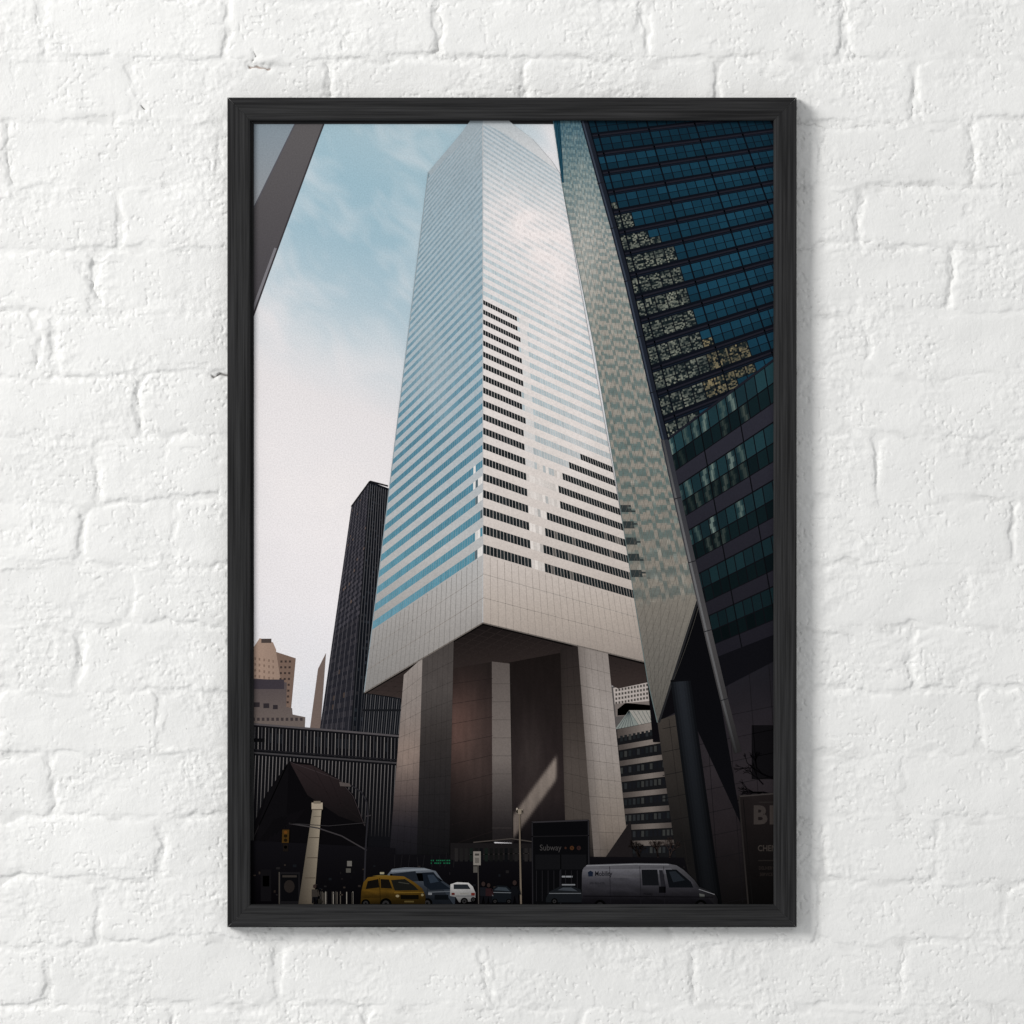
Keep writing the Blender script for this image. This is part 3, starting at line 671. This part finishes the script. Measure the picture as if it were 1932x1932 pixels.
p.poly([(738,1660),(764,1658),(781,1670),(790,1679),(745,1680)],'151513'); p.poly([(694,1662),(714,1658),(716,1674),(690,1677)],'0e0c0a'); p.poly([(718,1658),(734,1659),(740,1676),(719,1675)],'110e0b'); p.poly([(702,1652.5),(712,1651),(735,1651),(738,1652.5)],'665428'); nx()
p.line([(744,1684),(800,1683)],1.4,'654e1e'); p.rect(756,1688,790,1696,'0a0805'); p.ell(750,1690,3.5,2.5,'7a6f56'); p.ell(797,1688,2.5,2.5,'72684e'); p.line([(716,1656),(718,1706)],1,'1c1506'); p.line([(752,1664),(772,1667)],1.6,'35352f'); p.rect(763,1699,781,1702,'4c4126')
p.rect(717,1645,725,1649,'8a846d'); nx(); wheel(p,728,1705,11); wheel(p,690,1704,8)
p=ink('printed_white_suv')
p.poly([(849,1690),(850,1668),(862,1664),(884,1665),(892,1672),(897,1684),(897,1700),(866,1702),(860,1692)],lambda x,y:mix(hx('b3b1af'),hx('555454'),(y-1664)/36)); nx()
p.poly([(856,1668),(882,1668),(888,1677),(856,1677)],'202327'); p.rect(852,1684,858,1688,'4b1814'); p.rect(889,1684,896,1689,'5a211b'); p.line([(860,1690),(895,1690)],1.2,'44474a'); p.rect(868,1684,884,1687,'797773'); nx(); wheel(p,876,1700,7); wheel(p,893,1697,5)
p=ink('printed_dark_car','dark car behind the printed people')
p.poly([(922,1692),(926,1680),(938,1670),(956,1671),(966,1680),(970,1694),(968,1702),(924,1702)],'111418'); nx()
p.poly([(932,1679),(940,1673),(955,1674),(962,1681)],'30363c'); p.line([(926,1683),(966,1684)],1.1,'63676b'); p.rect(925,1686,931,1690,'55585b'); wheel(p,934,1700,5); wheel(p,960,1700,5)
p=ink('printed_dark_car','silver roofed car under the printed subway entrance')
p.poly([(1030,1694),(1036,1682),(1056,1672),(1080,1671),(1096,1678),(1100,1702),(1030,1702)],'15171a'); nx()
p.poly([(1052,1679),(1062,1674),(1078,1674),(1090,1681)],'363a3f'); p.line([(1036,1685),(1096,1685)],1.3,'5f6265'); p.rect(1060,1667.5,1085,1670,'6b6d70'); wheel(p,1046,1700,6)
p=ink('printed_person','dark figure crossing beside the white car')
def person(p,x,y,s,c):
    p.ell(x,y-23*s,2.3*s,2.8*s,'2b2220',10); p.poly([(x-4*s,y-19*s),(x+4*s,y-19*s),(x+4.4*s,y-9*s),(x-4*s,y-9*s)],c); p.poly([(x-3.6*s,y-9*s),(x,y-9*s),(x-1.8*s,y),(x-4*s,y)],'0d0d10'); p.poly([(x,y-9*s),(x+4*s,y-9*s),(x+4.6*s,y),(x+2.2*s,y)],'0d0d10')
    p.line([(x+4*s,y-18*s),(x+6*s,y-10*s)],1.8*s,c)
person(p,912,1704,1.6,'141519')
p=ink('printed_person','figure in dark red beside the sign post'); person(p,922,1703,1.45,'241618')
p=ink('printed_person','dark figure left of the pale lamp post'); person(p,971,1704,1.7,'0d0e11')
p=ink('printed_person','figure near the foot of the utility pole'); person(p,594,1704,1.4,'2e2a27'); p.ell(602,1700,5,5,'1e1c19',12)
p=ink('printed_white_van','white cargo van parked across the printed tower')
body=lambda x,y:mix(hx('5c5b60'),hx('1d1c1f'),(y-1632)/55)*np.interp(x,[1100,1240,1350],[.95,.9,.65])
p.poly([(1097,1712),(1098,1646),(1101,1637),(1108,1631),(1200,1628),(1258,1628.5),(1276,1632),(1290,1641),(1310,1660),(1319,1673),(1338,1680),(1350,1687),(1354,1696),(1354,1712)],body); nx()
p.quad((1099,1640),(1265,1638),(1280,1648),(1099,1652),lambda x,y:mix(hx('605f64'),hx('46454a'),(y-1638)/14)*(1+.12*float(perlin(x/20,y/6,103))),12,2)
p.quad((1098,1655),(1300,1657),(1354,1712),(1097,1712),lambda x,y:mix(hx('3e3d42'),hx('0f0e11'),(y-1655)/44)*(1+.2*float(perlin(x/24,y/9,104))),20,8); nx()
p.poly([(1255,1640),(1276,1640),(1303,1663),(1308,1674),(1262,1674)],'0c0e11'); p.poly([(1210,1640),(1240,1640),(1243,1670),(1212,1670)],'111215'); p.poly([(1243,1641),(1250,1641),(1256,1672),(1247,1672)],'1e1e22'); nx()
p.poly([(1262,1644),(1274,1643),(1292,1660),(1270,1664)],'1d2126')
for x in (1150,1207,1252): p.line([(x,1634),(x+2,1708)],1.0,'18171b')
p.line([(1100,1690),(1345,1692)],2,'0e0d10'); p.line([(1318,1677),(1348,1687)],1.2,'6f6f72'); p.poly([(1319,1685),(1329,1687),(1329,1693),(1320,1693)],'4c4d4b'); p.rect(1243,1672,1256,1684,'08080a')
p.line([(1106,1633),(1200,1630),(1262,1631)],1.4,'7c7c7f')
p.text('Mobility',1122,1652,9,'131418',.78,bold=.012); p.text('888-960-4781',1112,1668,4.6,'1c1c20',.8); p.text('Mobility',1214,1688,4.6,'08080b',.8)
p.poly([(1109,1645),(1114,1642),(1119,1645),(1118,1653),(1110,1653)],'141b29')
nx(); wheel(p,1132,1708,11,'1c1b1d'); wheel(p,1322,1708,11,'1c1b1d')
# truck at the right edge
p=ink('printed_delivery_truck','dark truck with faded lettering at the right edge of the photograph')
p.quad((1394,1502),(1470,1496),(1470,1720),(1412,1720),lambda x,y:mix(hx('1d1919'),hx('090808'),(y-1500)/200)*(1+.1*float(perlin(x/12,y/16,105))),6,14); nx()
p.line([(1394,1502),(1470,1496)],2.6,'353130'); p.line([(1394,1502),(1412,1715)],3,'242120'); p.line([(1402,1508),(1420,1712)],1.5,'0f0e0e'); p.rect(1432,1512,1470,1514,'242120'); nx()
p.text('B',1420,1553,33,'342f2d',1.0,bold=.04); p.text('I',1450,1553,33,'342f2d',1.0,bold=.04)
p.text('CHEM',1429,1605,11,'332e2b',.85,bold=.02); p.text('DELIVERY',1431,1640,6,'25201e',.8); p.text('SERVICE',1433,1652,6,'25201e',.8); p.rect(1430,1622,1470,1624,'1f1c1a')
pr=sky.build(root)
for q in PARTS:
    if q.v: q.build(pr)
print('layers',LAY[0],'polys',sum(len(q.f) for q in PARTS))
# ---------------------------------------------------------------- camera and light
cam=bpy.data.cameras.new('camera'); co=bpy.data.objects.new('camera',cam); COL.objects.link(co)
co.location=(0,-(D+PD),0); co.rotation_euler=(math.pi/2,0,0); cam.sensor_width=36
cam.lens=36*D/(1932*S); cam.clip_start=.05; cam.clip_end=100; scene.camera=co
w=bpy.data.worlds.new('World'); scene.world=w; w.use_nodes=True
w.node_tree.nodes['Background'].inputs[0].default_value=(.98,.99,1,1); w.node_tree.nodes['Background'].inputs[1].default_value=.52
def area(loc,size,power,col):
    l=bpy.data.lights.new('lamp','AREA'); l.shape='SQUARE'; l.size=size; l.energy=power; l.color=col
    o=bpy.data.objects.new('lamp',l); COL.objects.link(o); o.location=loc
    from mathutils import Vector
    o.rotation_euler=(-Vector(loc)).to_track_quat('-Z','Y').to_euler()
area((-6.2,-5.6,3.4),3.0,670,(1,.985,.965))
scene.view_settings.view_transform='Standard'; scene.view_settings.look='None'; scene.view_settings.exposure=0
